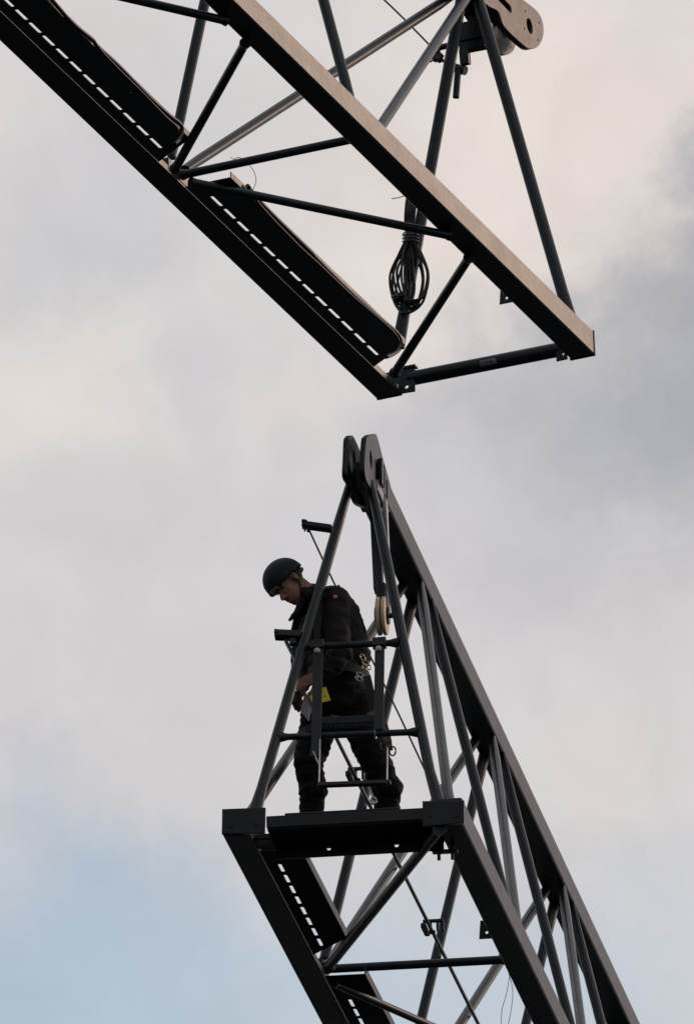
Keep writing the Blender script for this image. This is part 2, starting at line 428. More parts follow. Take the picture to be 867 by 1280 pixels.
# bottom nodes
NB = [0.0, 3.5842, 7.38, 11.2, 15.0, 18.8]
xb = HW - CH * 1.02
zb = CH * .55
for i in range(1, 6):
    node_block(low, NB[i], STEEL2)
    tube(low, (-xb, NB[i], zb - .02), (xb, NB[i], zb - .02), .028, 'strut')
    if i % 2:
        a, b = pick(ML, 411, 1207, 2, -.030), pick(ML, 549, 1036, 2, -.030); sh = Vector((0, NB[i] - NB[1], 0)); tube(low, a + sh, b + sh * .98, .034, 'brace')
    else:
        a, b = pick(ML, 417, 1229, 2, -.028), pick(ML, 683, 1346, 2, -.028); b = a + (b - a) * ((.63 - a.x) / (b.x - a.x)); sh = Vector((0, NB[i] - NB[2], 0)); tube(low, a + sh, b + sh, .026, 'brace')
    if i > 1: tube(low, (-xb, NB[i] - .1, zb + .01), (xb, NB[i - 1] + 1.9, zb + .01), .024, 'brace')
# side bracing
RS = .0335
xs = HW - CH * .55
for i in range(1, 6):
    for s in (-1, 1):
        xt = s * .05
        yn = NB[i - 1] + (.12 if i > 1 else .12)
        xa = xs if s > 0 else -(HW - CH * (.78 if i == 1 else 1.0)); xe = xs if s > 0 else -(HW - CH * 1.0); za = CH * .9 if s > 0 else CH * .75
        tube(low, (xa, yn, za), (xt, T[i] - .17, H + .02), RS, 'side_diagonal', fb=(.6, 1.35, .5), fa=(1.15, .8, .25))
        tube(low, (xe, NB[i] - .05, za), (xt, T[i] + .23, H + .02), RS, 'side_diagonal', fb=(.6, 1.35, .5), fa=(1.15, .8, .25))
# end posts
EP_A = {-1: Vector((-.543, .075, .165)), 1: Vector((.575, .075, .165))}
EP_B = {-1: Vector((-.035, 1.22, 2.57)), 1: Vector((.055, 1.28, 2.62))}
PN, PD = plane3(EP_A[-1], EP_A[1], EP_B[-1])
pa, pb = pick(ML, 317.5, 1019, PN, PD), pick(ML, 438, 602, PN, PD); 
tube(low, pa, pb, .0335, 'end_post', fb=(.75, 1.2, .4), fa=(1.35, 1, .22), up=Vector((0, 1, 0)))
PL = (pa, pb)
pa, pb = pick(ML, 549, 1006, PN, PD), pick(ML, 537, 965, PN, PD)
pc = pick(ML, 463, 604, PN, PD)
bm = bmesh.new(); 
add_tube(bm, pb, pc, .0335, fb=(.8, 1.2, .5), up=Vector((0, 1, 0))); add_tube(bm, pa, pb, .041, r2=.0335); add_ball(bm, pb, .0333)
obj('end_post', bm, STEEL, low); PR = (pb, pc)
def on_post(px, py): return pick(ML, px, py, PN, PD)
# lug plates at the apex
def closed_smooth(p, n=4):
    o = []; m = len(p)
    for i in range(m):
        p0, p1, p2, p3 = (Vector(p[(i + k) % m]) for k in (-1, 0, 1, 2))
        for k in range(n):
            t = k / n; o.append(tuple(.5 * ((2 * p1) + (p2 - p0) * t + (2 * p0 - 5 * p1 + 4 * p2 - p3) * t * t + (3 * p1 - p0 - 3 * p2 + p3) * t ** 3)))
    return o
def px_plate(M, x0, x1, outline, holes, name, root, mat, label=None, slotpx=None):
    """plate of thickness x0..x1 standing along the section; outline given on its right face x1"""
    o = [(p.y, p.z) for p in (pick(M, *q, 0, x1) for q in outline)]
    hs = []
    for hx, hy, r in holes:
        c = pick(M, hx, hy, 0, x1); hs.append(circ((c.y, c.z), r, 24))
    o = closed_smooth(o)
    if slotpx:
        (a0, a1), w_ = slotpx; A, B_ = (pick(M, *q, 0, x1) for q in (a0, a1)); A, B_ = Vector((A.y, A.z)), Vector((B_.y, B_.z)); d = (B_ - A).normalized(); an0 = math.atan2(d.y, d.x)
        hs.append([tuple((B_ if k < 9 else A) + Vector((math.cos(an), math.sin(an))) * w_) for k, an in enumerate([an0 - math.pi / 2 + math.pi * j / 8 for j in range(9)] + [an0 + math.pi / 2 + math.pi * j / 8 for j in range(9)])])
    return plate(name, o, hs, x1 - x0, ((x0 + x1) / 2, 0, 0), (0, 1, 0), (0, 0, 1), mat, root, bev=.002, label=label)
px_plate(ML, .042, .076, [(457.5, 551), (459, 546.5), (462, 544), (467, 543), (471, 545), (478, 571), (487, 603), (493, 630), (489, 638), (478, 640), (464, 612), (457, 598), (455.5, 580)],
         [(463.5, 574.5, .062)], 'lug_plate', low, STEEL2)
px_plate(ML, -.070, -.036, [(435.5, 551), (437, 546.5), (439, 544.5), (442, 546), (449, 561), (456, 580), (466, 606), (474, 640), (456, 634), (447, 628), (440, 608), (434, 596), (434.5, 575)],
         [(442.5, 574, .060)], 'lug_plate', low, STEEL2)
bm = bmesh.new()
a = pick(ML, 451, 604, 0, 0)
add_box(bm, (-.036, 1.25, 2.56), (.036, 1.32, 2.74), bev=.004)
add_box(bm, (-.074, 1.38, 2.60), (.074, 1.9, 2.62), bev=.003)
obj('apex_web', bm, STEEL, low)
# latch bar on the right lug
c1, c2 = pick(ML, 475, 578, 0, .085), pick(ML, 475.5, 603, 0, .085)
bm = bmesh.new(); add_bar(bm, c1, c2, .03, .14, up=Vector((0, 1, 0))); c3, c4 = pick(ML, 477, 577, 0, .105), pick(ML, 477, 605, 0, .105)
add_bar(bm, c3, c4, .012, .10, up=Vector((0, 1, 0)))
obj('latch_bar', bm, STEEL, low)
c1, c2 = pick(ML, 471, 606, 0, .083), pick(ML, 480, 628, 0, .083)
bm = bmesh.new(); add_bar(bm, c1, c2, .012, .07, up=Vector((0, 1, 0))); obj('apex_sticker', bm, STICK, low, label='worn pale grey strip on the lug plate')
# rungs across the end frame
def bar_between(p, q, r, name, root=low, ends=True, mat=None):
    bm = bmesh.new(); add_tube(bm, p, q, r, seg=16)
    if ends:
        d = (q - p).normalized()
        add_tube(bm, p - d * .01, p + d * .05, r * 1.7, r2=r); add_tube(bm, q - d * .05, q + d * .01, r, r2=r * 1.7)
    return obj(name, bm, mat or STEEL, root)
u0, u1 = on_post(378, 808.5), on_post(496, 803.5)
bar_between(u0, u1, .021, 'rung')
l0, l1 = on_post(350, 921.5), on_post(520, 915)
bar_between(l0, l1, .021, 'rung')
# hanging step frame: two flat uprights, tread, thin rods, bottom bar
upn = PN if PN.y < 0 else -PN
off = upn * .03
def P2(px, py, k=1.0): return pick(ML, px, py, PN, PD + PN.dot(off) * k)
frm = []
for xa, ya, xb_, yb in ((397.5, 803, 395, 936), (474.5, 800, 473, 912)):
    bm = bmesh.new(); add_bar(bm, P2(xa, ya), P2(xb_, yb), .062, .012, up=PN)
    f = obj('step_upright', bm, STEEL, low); frm.append(f)
for (bx, by), f in (((396.5, 814), frm[0]), ((473, 811.5), frm[1])):
    c = P2(bx, by, 1.2); bm = bmesh.new(); add_tube(bm, c, c + upn * .02, .014, seg=6); add_tube(bm, c, c + upn * .01, .02, seg=14); obj('bolt', bm, GALV, f)
bm = bmesh.new()
for (xa, ya, ww) in ((396.5, 806, .085), (474, 803, .085)): add_bar(bm, P2(xa, ya - 4, .9), P2(xa, ya + 6, .9), ww, .05, up=PN)
obj('clamp', bm, STEEL, low)
for xa, ya in ((393, 920.5), (468.8, 917)):
    c = pick(ML, xa, ya, PN, PD); bm = bmesh.new()
    ring = [c + PN * (.026 * math.cos(t)) + Vector((0, 0, 1)) * (.028 * math.sin(t)) for t in [2 * math.pi * k / 16 for k in range(17)]]
    add_sweep(bm, ring, .006, 8, 0); obj('u_bolt', bm, GALV, low)
# tread: frame and crossed bars one can see the sky through
bm = bmesh.new(); add_bar(bm, P2(389, 901.5, .4), P2(478, 897.5, .4), .012, .045, up=Vector((0, 0, 1)))
add_bar(bm, P2(389, 909, -6), P2(478, 905, -6), .012, .04, up=Vector((0, 0, 1)))
obj('tread_frame', bm, STEEL, low)
bm = bmesh.new(); a, b = P2(389, 903, .2), P2(478, 899, .2); back = Vector((0, .235, -.012)); nb = 26
for k in range(nb):
    t0 = k / nb; t1 = t0 + .11
    if t1 <= 1: add_bar(bm, a.lerp(b, t0), a.lerp(b, t1) + back, .004, .007, bev=0); add_bar(bm, a.lerp(b, t1), a.lerp(b, t0) + back, .004, .007, bev=0)
obj('tread_mesh', bm, TRAY, low)['kind'] = 'stuff'
bm = bmesh.new(); add_bar(bm, P2(397, 981.5), P2(488, 978), .03, .03, up=PN); obj('step_bar', bm, STEEL, low)
for xa, ya, xb_, yb in ((400, 925, 398.5, 981), (484, 935, 483.5, 981)):
    bm = bmesh.new(); add_bar(bm, P2(xa, ya), P2(xb_, yb), .006, .03, up=PN); obj('step_rod', bm, GALV, low)
bm = bmesh.new(); add_bar(bm, P2(391.5, 940), P2(398.5, 955, .9), .008, .03, up=PN); obj('step_tab', bm, GALV, low)
bm = bmesh.new(); add_bar(bm, P2(394, 935), P2(394, 946), .062, .012, up=PN); obj('step_foot', bm, STEEL, low)
# arms carried by the left post
bm = bmesh.new(); add_bar(bm, on_post(378, 656), on_post(414, 661), .036, .05, up=PN); add_bar(bm, on_post(377.5, 653.5), on_post(384, 654.5), .02, .06, up=PN)
ar = obj('rope_arm', bm, STEEL, low)
bm = bmesh.new(); add_tube(bm, on_post(385.5, 657), on_post(385.5, 664), .012, seg=10); add_tube(bm, on_post(380.5, 657), on_post(381, 664), .006, seg=8); obj('eye_bolt', bm, STEEL, ar)
bm = bmesh.new(); q = [on_post(344, 793.5), on_post(376, 795)]
add_bar(bm, q[0], q[1], .05, .06, up=PN); add_bar(bm, on_post(357, 801), on_post(372, 830), .02, .035, up=PN); add_bar(bm, on_post(343.5, 793), on_post(347, 793), .03, .08, up=PN)
add_bar(bm, on_post(366, 797), on_post(366.5, 806), .045, .03, up=PN)
obj('side_bracket', bm, STEEL, low)
# twin nylon sheaves hung from the top chord
sx = .135; yq = .95
hub = pick(ML, 477.5, 770, 1, 1.15)
pul = None
bm = bmesh.new()
ht = pick(ML, 478, 684, 1, 1.15)
add_bar(bm, hub + Vector((-.018, .0, .17)), Vector((.03, 1.72, H - .10)), .055, .05, up=Vector((0, 1, 0)))
add_box(bm, (hub.x - .032, hub.y - .045, hub.z + .10), (hub.x + .032, hub.y + .045, hub.z + .21), bev=.01)
pul = obj('pulley_hanger', bm, STEEL, low)
bm = bmesh.new(); add_bar(bm, hub + Vector((.045, 0, .0)), hub + Vector((.045, .0, .30)), .012, .06, up=Vector((0, 1, 0))); add_bar(bm, hub + Vector((.045, .0, .28)), Vector((.09, 1.75, H - .02)), .02, .05, up=Vector((0, 1, 0)))
obj('pulley_cheek', bm, GALV, pul)
for k, dx in enumerate((-.019, .017)):
    bm = bmesh.new(); prof = [(.055, -.014), (.055, .014), (.112, .0135), (.121, .011), (.124, .006), (.1225, .0), (.124, -.006), (.121, -.011), (.112, -.0135)]
    n = 40; ring = []
    for j in range(n):
        t = 2 * math.pi * j / n; ring.append([bm.verts.new(hub + Vector((dx + x_, r_ * math.cos(t), r_ * math.sin(t)))) for r_, x_ in prof])
    for j in range(n):
        for m in range(len(prof)):
            bm.faces.new((ring[j][m], ring[(j + 1) % n][m], ring[(j + 1) % n][(m + 1) % len(prof)], ring[j][(m + 1) % len(prof)]))
    obj('sheave', bm, NYLON, pul)
bm = bmesh.new(); add_tube(bm, hub + Vector((-.05, 0, 0)), hub + Vector((.075, 0, 0)), .018, seg=12); add_tube(bm, hub + Vector((-.045, 0, 0)), hub + Vector((.045, 0, 0)), .056, seg=20); obj('axle', bm, STEEL, pul)
# safety rail rod on the walkway side, with two brackets
r0 = pick(ML, 412, 906, 0, -.30); r1 = pick(ML, 640, 1366, 0, -.30)
tube(low, r0, r1, .0125, 'guide_rod', mat=STEEL)
for px, py in ((444.5, 968), (538, 1158)):
    c = pick(ML, px, py, 0, -.30); bm = bmesh.new()
    add_box(bm, (c.x - .055, c.y - .1, c.z - .035), (c.x - .02, c.y + .12, c.z + .0), bev=.004)
    add_box(bm, (c.x - .05, c.y - .02, c.z + .025), (c.x + .085, c.y + .01, c.z + .045), bev=.003)
    for dx in (-.045, .0, .045, .08): add_box(bm, (c.x + dx - .008, c.y - .01, c.z - .035), (c.x + dx + .008, c.y + .015, c.z + .03), bev=.002)
    add_box(bm, (c.x - .01, c.y - .02, c.z - .05), (c.x + .03, c.y + .02, c.z - .03), bev=.003)
    obj('rod_bracket', bm, STEEL, low)
# walkway trays (each bay one tray)
for i in range(5):
    ya, yb = NB[i] + (.45 if i == 0 else -.07), NB[i + 1] - .62
    if i == 0: s0, s1, ns = pick(ML, 352, 1086, 2, 0).y, pick(ML, 400, 1179, 2, 0).y, 8
    else: s0, s1, ns = NB[i] + .62, NB[i + 1] - 1.0, 10
    st = (s1 - s0) / (ns - 1)
    walkway(low, ya, yb, -HW + CH + .004, -.322, [(-.497, s0 + st * k, .20, .023) for k in range(ns)], TRAY, holes=[(-.36, ya + .8), (-.38, ya + 1.6)], cut=.36, lip=.065, lipmat=STEEL2)
# gusset plates on the right chord
g = pick(ML, 607, 1162, 0, HW - CH - .04)
plate('gusset_plate', [(HW - CH - .085, -.06), (HW - CH + .01, -.06), (HW - CH + .01, .06), (HW - CH - .075, .06)], [circ((HW - CH - .035, -.02), .010, 12)], .012, (0, g.y, g.z), (1, 0, 0), (0, 0, 1), STEEL, low, bev=.001)

# ============================================================ UPPER SECTION
upp = section_root('jib_section', MU, 'upper lattice crane jib overhead with a coil of cable on its end post')
YU = -19.0
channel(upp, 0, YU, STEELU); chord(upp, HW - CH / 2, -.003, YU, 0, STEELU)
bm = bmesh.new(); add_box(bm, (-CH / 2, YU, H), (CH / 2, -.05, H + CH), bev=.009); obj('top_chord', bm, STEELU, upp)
NU = [0, -B, -2 * B, -3 * B, -4 * B, -5 * B]
for i in range(1, 6):
    node_block(upp, NU[i], STEELU)
    tube(upp, (-xb, NU[i] + .06, zb - .02), (xb, NU[i] + .06, zb - .02), .0275, 'strut')
    m0 = (NU[i] + NU[i - 1]) / 2
    if i == 1: a, b, sh = pick(MU, 493, 466, 2, -.031), pick(MU, 585.5, 322.5, 2, -.031), 0
    else: a, b, sh = pick(MU, 219, 211, 2, -.031), pick(MU, 306.5, 54, 2, -.031), NU[i - 1] - NU[1]
    tube(upp, a + Vector((0, sh, 0)), b + Vector((0, sh, 0)), .029, 'brace')
    a, b, sh = pick(MU, 238, 227.5, 2, -.031), pick(MU, 562, 294.5, 2, -.031), NU[i] - NU[1]
    if i == 2: a, b, sh = a + Vector((0, sh, 0)), pick(MU, 283, 26, 2, -.031), 0
    tube(upp, a + Vector((0, sh, 0)), b + Vector((0, sh, 0)), .0275, 'brace')
    for s in (-1, 1):
        xe = xs if s > 0 else -(HW - CH * 1.0); za = CH * .9 if s > 0 else CH * .75
        yt = -.1 if i == 1 else NU[i - 1] - .16
        tube(upp, (xe, NU[i] + (.10 if s < 0 else .22), za), (s * .05, yt, H + .02), .034, 'side_diagonal', fb=(1.2, .6, .3), fa=(1.15, .8, .25))
        tube(upp, (xe, NU[i] - (.10 if s < 0 else .12), za), (s * .05, NU[i] + .12, H + .02), .034, 'side_diagonal', fb=(1.2, .6, .3), fa=(1.15, .8, .25))
for (ax_, ay_), (bx_, by_) in (((500, 418), (574.5, 8)), ((710, 392), (598, 2))):
    a, b = pick(MU, ax_, ay_, 1, -.04), pick(MU, bx_, by_, 1, -.04)
    tube(upp, a - (b - a) * .04, b + (b - a) * .02, .0385, 'end_post', fb=(.9, 1.1, .3), fa=(1.2, .9, .25), up=Vector((0, 1, 0)))
# end strut between its two clevis plates
a, b = pick(MU, 512, 473.5, 1, -.02), pick(MU, 703, 436, 1, -.02)
bm = bmesh.new(); add_tube(bm, a, b, .047, seg=28); es = obj('end_strut', bm, STEEL, upp)
mdir = (b - a).normalized()
c = a.lerp(b, .53); m = Matrix((mdir, Vector((0, -1, 0)), mdir.cross(Vector((0, -1, 0))))).transposed()
bm = bmesh.new()
nv = 8; grid = []
for k in range(nv + 1):
    t = rad(-8 + 46 * k / nv)
    grid.append([bm.verts.new(c + mdir * u + m @ Vector((0, math.cos(t) * .0492, math.sin(t) * .0482))) for u in (-.056, .056)])
for k in range(nv): bm.faces.new((grid[k][0], grid[k][1], grid[k + 1][1], grid[k + 1][0]))
bmesh.ops.solidify(bm, geom=bm.faces[:], thickness=.001)
obj('sticker', bm, STICK, es, label='small faded grey sticker with two lines of worn print')
for k, (w0, w1) in enumerate(((-.048, .03), (-.048, .046))):
    bm = bmesh.new(); t = rad(8 + 14 * k); n_ = m @ Vector((0, math.cos(t) * .0503, math.sin(t) * .0500)); add_bar(bm, c + mdir * w0 + n_, c + mdir * w1 + n_, .005, .0015, bev=0); obj('print_line', bm, BOLT, es)
for pxs, hole in ((((499, 463), (517.5, 460.5), (517.5, 488.5), (496, 492)), (507.5, 483)), (((694, 425), (704, 424), (708, 448), (694.5, 451)), (702, 442.5))):
    q = [pick(MU, *p, 1, -.06) for p in pxs]; h_ = pick(MU, *hole, 1, -.06)
    plate('clevis_plate', [(p.x, p.z) for p in q], [circ((h_.x, h_.z), .013, 14)], .016, (0, -.05, 0), (1, 0, 0), (0, 0, 1), STEEL, upp, bev=.002)
    bm = bmesh.new(); add_box(bm, (min(p.x for p in q), -.045, .155), (max(p.x for p in q), .01, .17), bev=.002); obj('clevis_web', bm, STEEL, upp)
# chord end caps
for s in (-1, 1):
    bm = bmesh.new(); add_box(bm, (s * (HW - CH / 2) - CH / 2 - .003, .0005, -.004), (s * (HW - CH / 2) + CH / 2 + .004, .018, CH + .004), bev=.003); obj('end_cap', bm, STEELU, upp)
# trays
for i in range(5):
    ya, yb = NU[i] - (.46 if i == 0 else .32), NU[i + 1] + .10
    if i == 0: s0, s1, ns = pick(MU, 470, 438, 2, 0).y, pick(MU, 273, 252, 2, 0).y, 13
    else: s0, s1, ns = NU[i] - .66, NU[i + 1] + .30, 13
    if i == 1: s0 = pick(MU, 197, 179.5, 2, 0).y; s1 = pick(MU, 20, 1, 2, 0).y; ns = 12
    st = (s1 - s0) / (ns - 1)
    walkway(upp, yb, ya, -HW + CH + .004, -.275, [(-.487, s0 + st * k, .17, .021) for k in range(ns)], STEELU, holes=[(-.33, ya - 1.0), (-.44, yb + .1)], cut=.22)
# gusset
g = pick(MU, 632, 369, 0, HW - CH - .04)
plate('gusset_plate', [(HW - CH - .085, -.055), (HW - CH + .01, -.055), (HW - CH + .01, .05), (HW - CH - .075, .05)], [circ((HW - CH - .035, -.02), .011, 12)], .012, (0, g.y, g.z), (1, 0, 0), (0, 0, 1), STEELU, upp, bev=.001)
# lugs of the apex: pair of long plates with a round eye
px_plate(MU, .055, .10, [(574, -34), (600, -60), (634, -22), (652, -2), (662, 6), (670, 13), (676, 22), (679, 35), (678, 47), (673, 57), (666, 61), (659, 60), (650, 53), (636, 40), (628, 30), (622, 14), (606, 4)],
         [(661.5, 32.5, .052), (656, 14, .008), (673, 28.5, .008), (655, 36, .008), (672, 50, .008)], 'lug_plate', upp, LUGU, slotpx=(((637, 11), (615, -12)), .026))
px_plate(MU, -.10, -.055, [(560, -28), (590, -50), (612, -14), (634, 20), (643, 30), (645, 44), (643, 60), (637, 67), (630, 68.5), (623, 64), (617, 54), (604, 40), (590, 22), (575, -4)],
         [(629, 39, .050), (622, 43, .008), (638, 59, .008)], 'lug_plate', upp, LUGU)
bm = bmesh.new(); a, b = pick(MU, 607, 16, 0, 0.0), pick(MU, 622, 24, 0, 0.0); add_box(bm, (-.055, a.y - .25, a.z - .03), (.055, b.y - .05, a.z + .06), bev=.004); obj('apex_web', bm, STEEL, upp)
# bracket carrying the rope clamp beneath the apex
def bx(px, py, y): return pick(MU, px, py, 1, y)
bm = bmesh.new(); add_bar(bm, bx(577, 44, .15), bx(612, 37, .15), .125, .10, up=Vector((0, 1, 0))); add_bar(bm, bx(576, 59, .14), bx(607, 53, .14), .07, .06, up=Vector((0, 1, 0)))
add_bar(bm, bx(589, 15, .18), bx(597, 35, .18), .04, .05, up=Vector((0, 1, 0)))
obj('rope_beam', bm, STEEL, upp)
bm = bmesh.new(); add_tube(bm, bx(544, 60.5, .14), bx(578, 53, .14), .020, seg=16); obj('rope_pin', bm, STEEL, upp)
bm = bmesh.new(); add_bar(bm, bx(580, 64, .12), bx(581.5, 80, .12), .055, .04, up=Vector((0, 1, 0))); obj('clamp_block', bm, STEELU, upp)
bm = bmesh.new(); add_tube(bm, bx(567, 84.5, .12), bx(581.5, 88.5, .12), .030, seg=18); obj('clamp_sleeve', bm, STEELU, upp)
bm = bmesh.new(); add_tube(bm, bx(572, 88, .10), bx(569.5, 122, .10), .022, seg=16); obj('weight_bar', bm, STEEL, upp)

# ============================================================ LOOSE THINGS
def loose(name, bm, mat, label, cat, M=None, group=None):
    me = bpy.data.meshes.new(name); bmesh.ops.recalc_face_normals(bm, faces=bm.faces)
    if M is not None: bm.transform(M)
    lo = min(bm.verts, key=lambda v: v.co.z).co.copy(); bmesh.ops.translate(bm, verts=bm.verts, vec=-lo)
    bm.to_mesh(me); bm.free(); o = link(name, me, mat, None, True); o.location = lo
    return thing(o, label, cat, group)
# cables lying along the toe boards of the two trays
def along(M, pts, x):
    return [pick(M, px, py, 0, x) for px, py in pts]
bm = bmesh.new()
add_sweep(bm, along(MU, [(309, 232), (322, 249), (350, 278), (386, 313), (397, 325), (430, 358), (462, 388), (490, 411), (498, 420), (501, 430), (497, 438), (490, 443), (482, 446)], -.250), .015)
add_sweep(bm, along(MU, [(309, 234), (330, 262), (372, 306), (398, 330), (440, 370), (475, 400), (493, 417), (499, 430), (494, 441)], -.246), .008)
loose('power_cable', bm, RUBBER, 'thick black cable lying along the rim of the upper jib walkway nearest its end', 'cable', MU)
bm = bmesh.new()
add_sweep(bm, along(MU, [(40, -28), (62, -4), (90, 28), (116, 50), (122, 58), (150, 84), (185, 120), (210, 143), (223, 153), (228, 161), (226, 171), (218, 180)], -.250), .014)
add_sweep(bm, along(MU, [(118, 53), (140, 78), (180, 118), (206, 145), (220, 158), (224, 168)], -.246), .008)
loose('power_cable', bm, RUBBER, 'black cable running up the walkway rim into the top left corner', 'cable', MU)
# coil of cable tied to the left end post of the upper section
bm = bmesh.new()
rc = random.Random(11)
def cp(px, py, dy, j=0): return pick(MU, px + rc.uniform(-j, j), py + rc.uniform(-j, j), 1, -.09 + dy)
for k in (0, 1, 2, 4, 5, 6):
    lx_, rx_ = 487 + [0, 3, 9, 1, 14, 5, 19, 2][k], 536 - [1, 7, 3, 12, 0, 16, 9, 5][k]
    by_ = 391 - [0, 6, 12, 3, 16, 9, 2, 20][k]; my = 346 + [0, 6, -4, 10, 2, -8, 5, 12][k]; tx = 512 + [-3, 2, 0, 4, -1, 3, -4, 1][k]
    dz = [0, .03, -.02, .045, -.04, .02, .06, -.05][k]; bxm = 513 + [-6, 4, 0, 7, -3, 5, -5, 2][k]
    P = [cp(tx, 296, dz * .3), cp((tx + lx_) / 2 - 1, 318, dz, 1.5), cp(lx_, my, dz, 1), cp(lx_ + 7, (my + by_) / 2 + 10, dz, 1.5), cp(bxm, by_, dz, 1),
         cp(rx_ - 6, (my + by_) / 2 + 10, dz, 1.5), cp(rx_, my - 2, dz, 1), cp((tx + rx_) / 2 + 2, 318, dz, 1.5), cp(tx + 2, 296, dz * .3)]
    add_sweep(bm, P, .0086)
add_sweep(bm, [cp(511, 305, 0), cp(500, 340, .05), cp(494, 366, .03), cp(496, 380, .0), cp(502, 392, -.02)], .0078)
add_sweep(bm, [cp(509, 292, 0), cp(506, 290, .0), cp(503, 293, 0)], .004)
for k in range(6):    # strands bunched on the post above the loops
    dx = -5 + 2.2 * k
    add_sweep(bm, [cp(514 + dx * 1.1, 247, .02 * math.sin(k)), cp(512 + dx, 262, -.01), cp(511 + dx * .9, 280, .01), cp(512 + dx * .6, 302, 0), cp(510 + dx * .9, 325, 0), cp(511 + dx * 1.1, 350 + 4 * k % 11, 0), cp(509 + dx * .8, 378, 0)][:9 if k % 2 else 5], .0095)
for k in range(4):    # ties
    cx, cy = (513, 300 + k * 4 - 6) if k < 3 else (497, 371)
    w = 10 if k < 3 else 8
    ring = [cp(cx + w * math.cos(t), cy + 1.5 * math.sin(t), .07 * math.sin(t)) for t in [2 * math.pi * j / 14 for j in range(15)]]
    add_sweep(bm, ring, .006, 6, 0)
add_ball(bm, cp(497, 372, 0), .028, (1, 1, 1.3))
loose('cable_coil', bm, RUBBER, 'coil of black cable tied to the left end post of the upper jib', 'cable coil', MU)
# thin rope with shackle running to the apex of the upper section
bm = bmesh.new(); add_sweep(bm, [bx(474, -6, .14), bx(505, 24, .14), bx(540, 60, .14), bx(546, 67, .14)], .006)
loose('pull_rope', bm, WIRE, 'thin rope running down to the shackle under the upper apex', 'rope', MU)
bm = bmesh.new()
ring = [bx(536.5 + 4 * math.cos(t), 73 + 4.5 * math.sin(t), .14) for t in [2 * math.pi * j / 16 for j in range(17)]]; add_sweep(bm, ring, .0055, 8, 0)
add_bar(bm, bx(538, 67, .13), bx(551, 72, .13), .045, .04, up=Vector((0, 1, 0))); add_tube(bm, bx(548, 63, .13), bx(543, 77, .13), .014, seg=10); add_tube(bm, bx(548, 72, .13), bx(570, 88, .12), .011, seg=10)
add_ball(bm, bx(549, 75, .13), .02)
loose('rope_shackle', bm, WIRE, 'dark shackle and turnbuckle hanging under the upper apex', 'shackle', MU)
# lifeline down past the worker
bm = bmesh.new(); add_sweep(bm, [Vector(on_post(386, 662)), Vector(pick(ML, 418, 730, 1, 1.45)), Vector(pick(ML, 488, 872, 1, 1.5)), Vector(pick(ML, 517, 933, 1, 1.55)), Vector(pick(ML, 541, 985, 1, 1.6))], .0062)
loose('lifeline_rope', bm, WIRE, 'thin dark lifeline running slantwise down behind the worker', 'rope', ML)
# stray tie wires
def stray(M, pts, y, label, r=.0022):
    bm = bmesh.new(); add_sweep(bm, [pick(M, px, py, 1, y) for px, py in pts], r, 6); loose('tie_wire', bm, WIRE, label, 'wire', M)
stray(MU, [(288, 196), (292, 199), (300, 197), (312, 207), (318, 216), (320, 226), (316, 238)], -3.3, 'thin looped wire curling off the brace beside the upper walkway')
stray(MU, [(489, 248.5), (500, 246.5), (509, 243)], -1.4, 'short stray wire end poking out beside the upper end post', .003)
stray(ML, [(637, 1216), (633, 1240), (627, 1262), (626, 1280), (628, 1296)], 3.4, 'thin wire dangling from the strut end of the lower jib')
stray(ML, [(634, 1212), (640, 1235), (639, 1258), (634, 1285)], 3.4, 'second thin wire hanging loose beside the lower right chord')

# ============================================================ THE WORKER
YM = 1.0
def mp(px, py, dy=0.0): return ML @ pick(ML, px, py, 1, YM + dy)
base = ML @ Vector((pick(ML, 430, 1000, 1, YM).x, YM, .212))
man = bpy.data.objects.new('person', None); COL.objects.link(man); man.location = base
thing(man, 'person in black work clothes and dark helmet looking down at what he holds', 'person')
def remeshed(name, bm, mat, voxel, parent, disp=0.0, dscale=10, smooth_it=2, seed=0, label=None, fit=None):
    me = bpy.data.meshes.new(name); bm.to_mesh(me); bm.free()
    o = bpy.data.objects.new('tmp', me); COL.objects.link(o)
    m = o.modifiers.new('r', 'REMESH'); m.mode = 'VOXEL'; m.voxel_size = voxel
    s = o.modifiers.new('s', 'SMOOTH'); s.factor = .5; s.iterations = smooth_it
    dg = bpy.context.evaluated_depsgraph_get(); me2 = bpy.data.meshes.new_from_object(o.evaluated_get(dg))
    bpy.data.objects.remove(o); bpy.data.meshes.remove(me)
    me2.name = name; off_ = Vector((seed, seed * 2, 0))
    if disp:
        ns = [v.normal.copy() for v in me2.vertices]
        for v, n_ in zip(me2.vertices, ns):
            p = v.co * dscale + off_
            d = noise.noise(Vector((p.x, p.y, p.z * 1.6))) * .65 + (1 - abs(noise.noise(Vector((p.x * .8, p.y * .8, p.z * 2.6)) + Vector((9, 3, 1)))) * 2.2) * .45
            v.co += n_ * d * disp
    for v in me2.vertices: v.co -= base
    me2.materials.clear(); o = link(name, me2, mat, parent, True)
    if label: o['label'] = label
    return o
def limb(bm, pts):
    """pts: list of (Vector, radius): tapered capsules"""
    for i, (p, r) in enumerate(pts):
        add_ball(bm, p, r, u=20, v=12)
        if i: add_tube(bm, pts[i - 1][0], p, pts[i - 1][1], seg=20, r2=r)
S = 1 / 201.0   # metres per photo pixel here
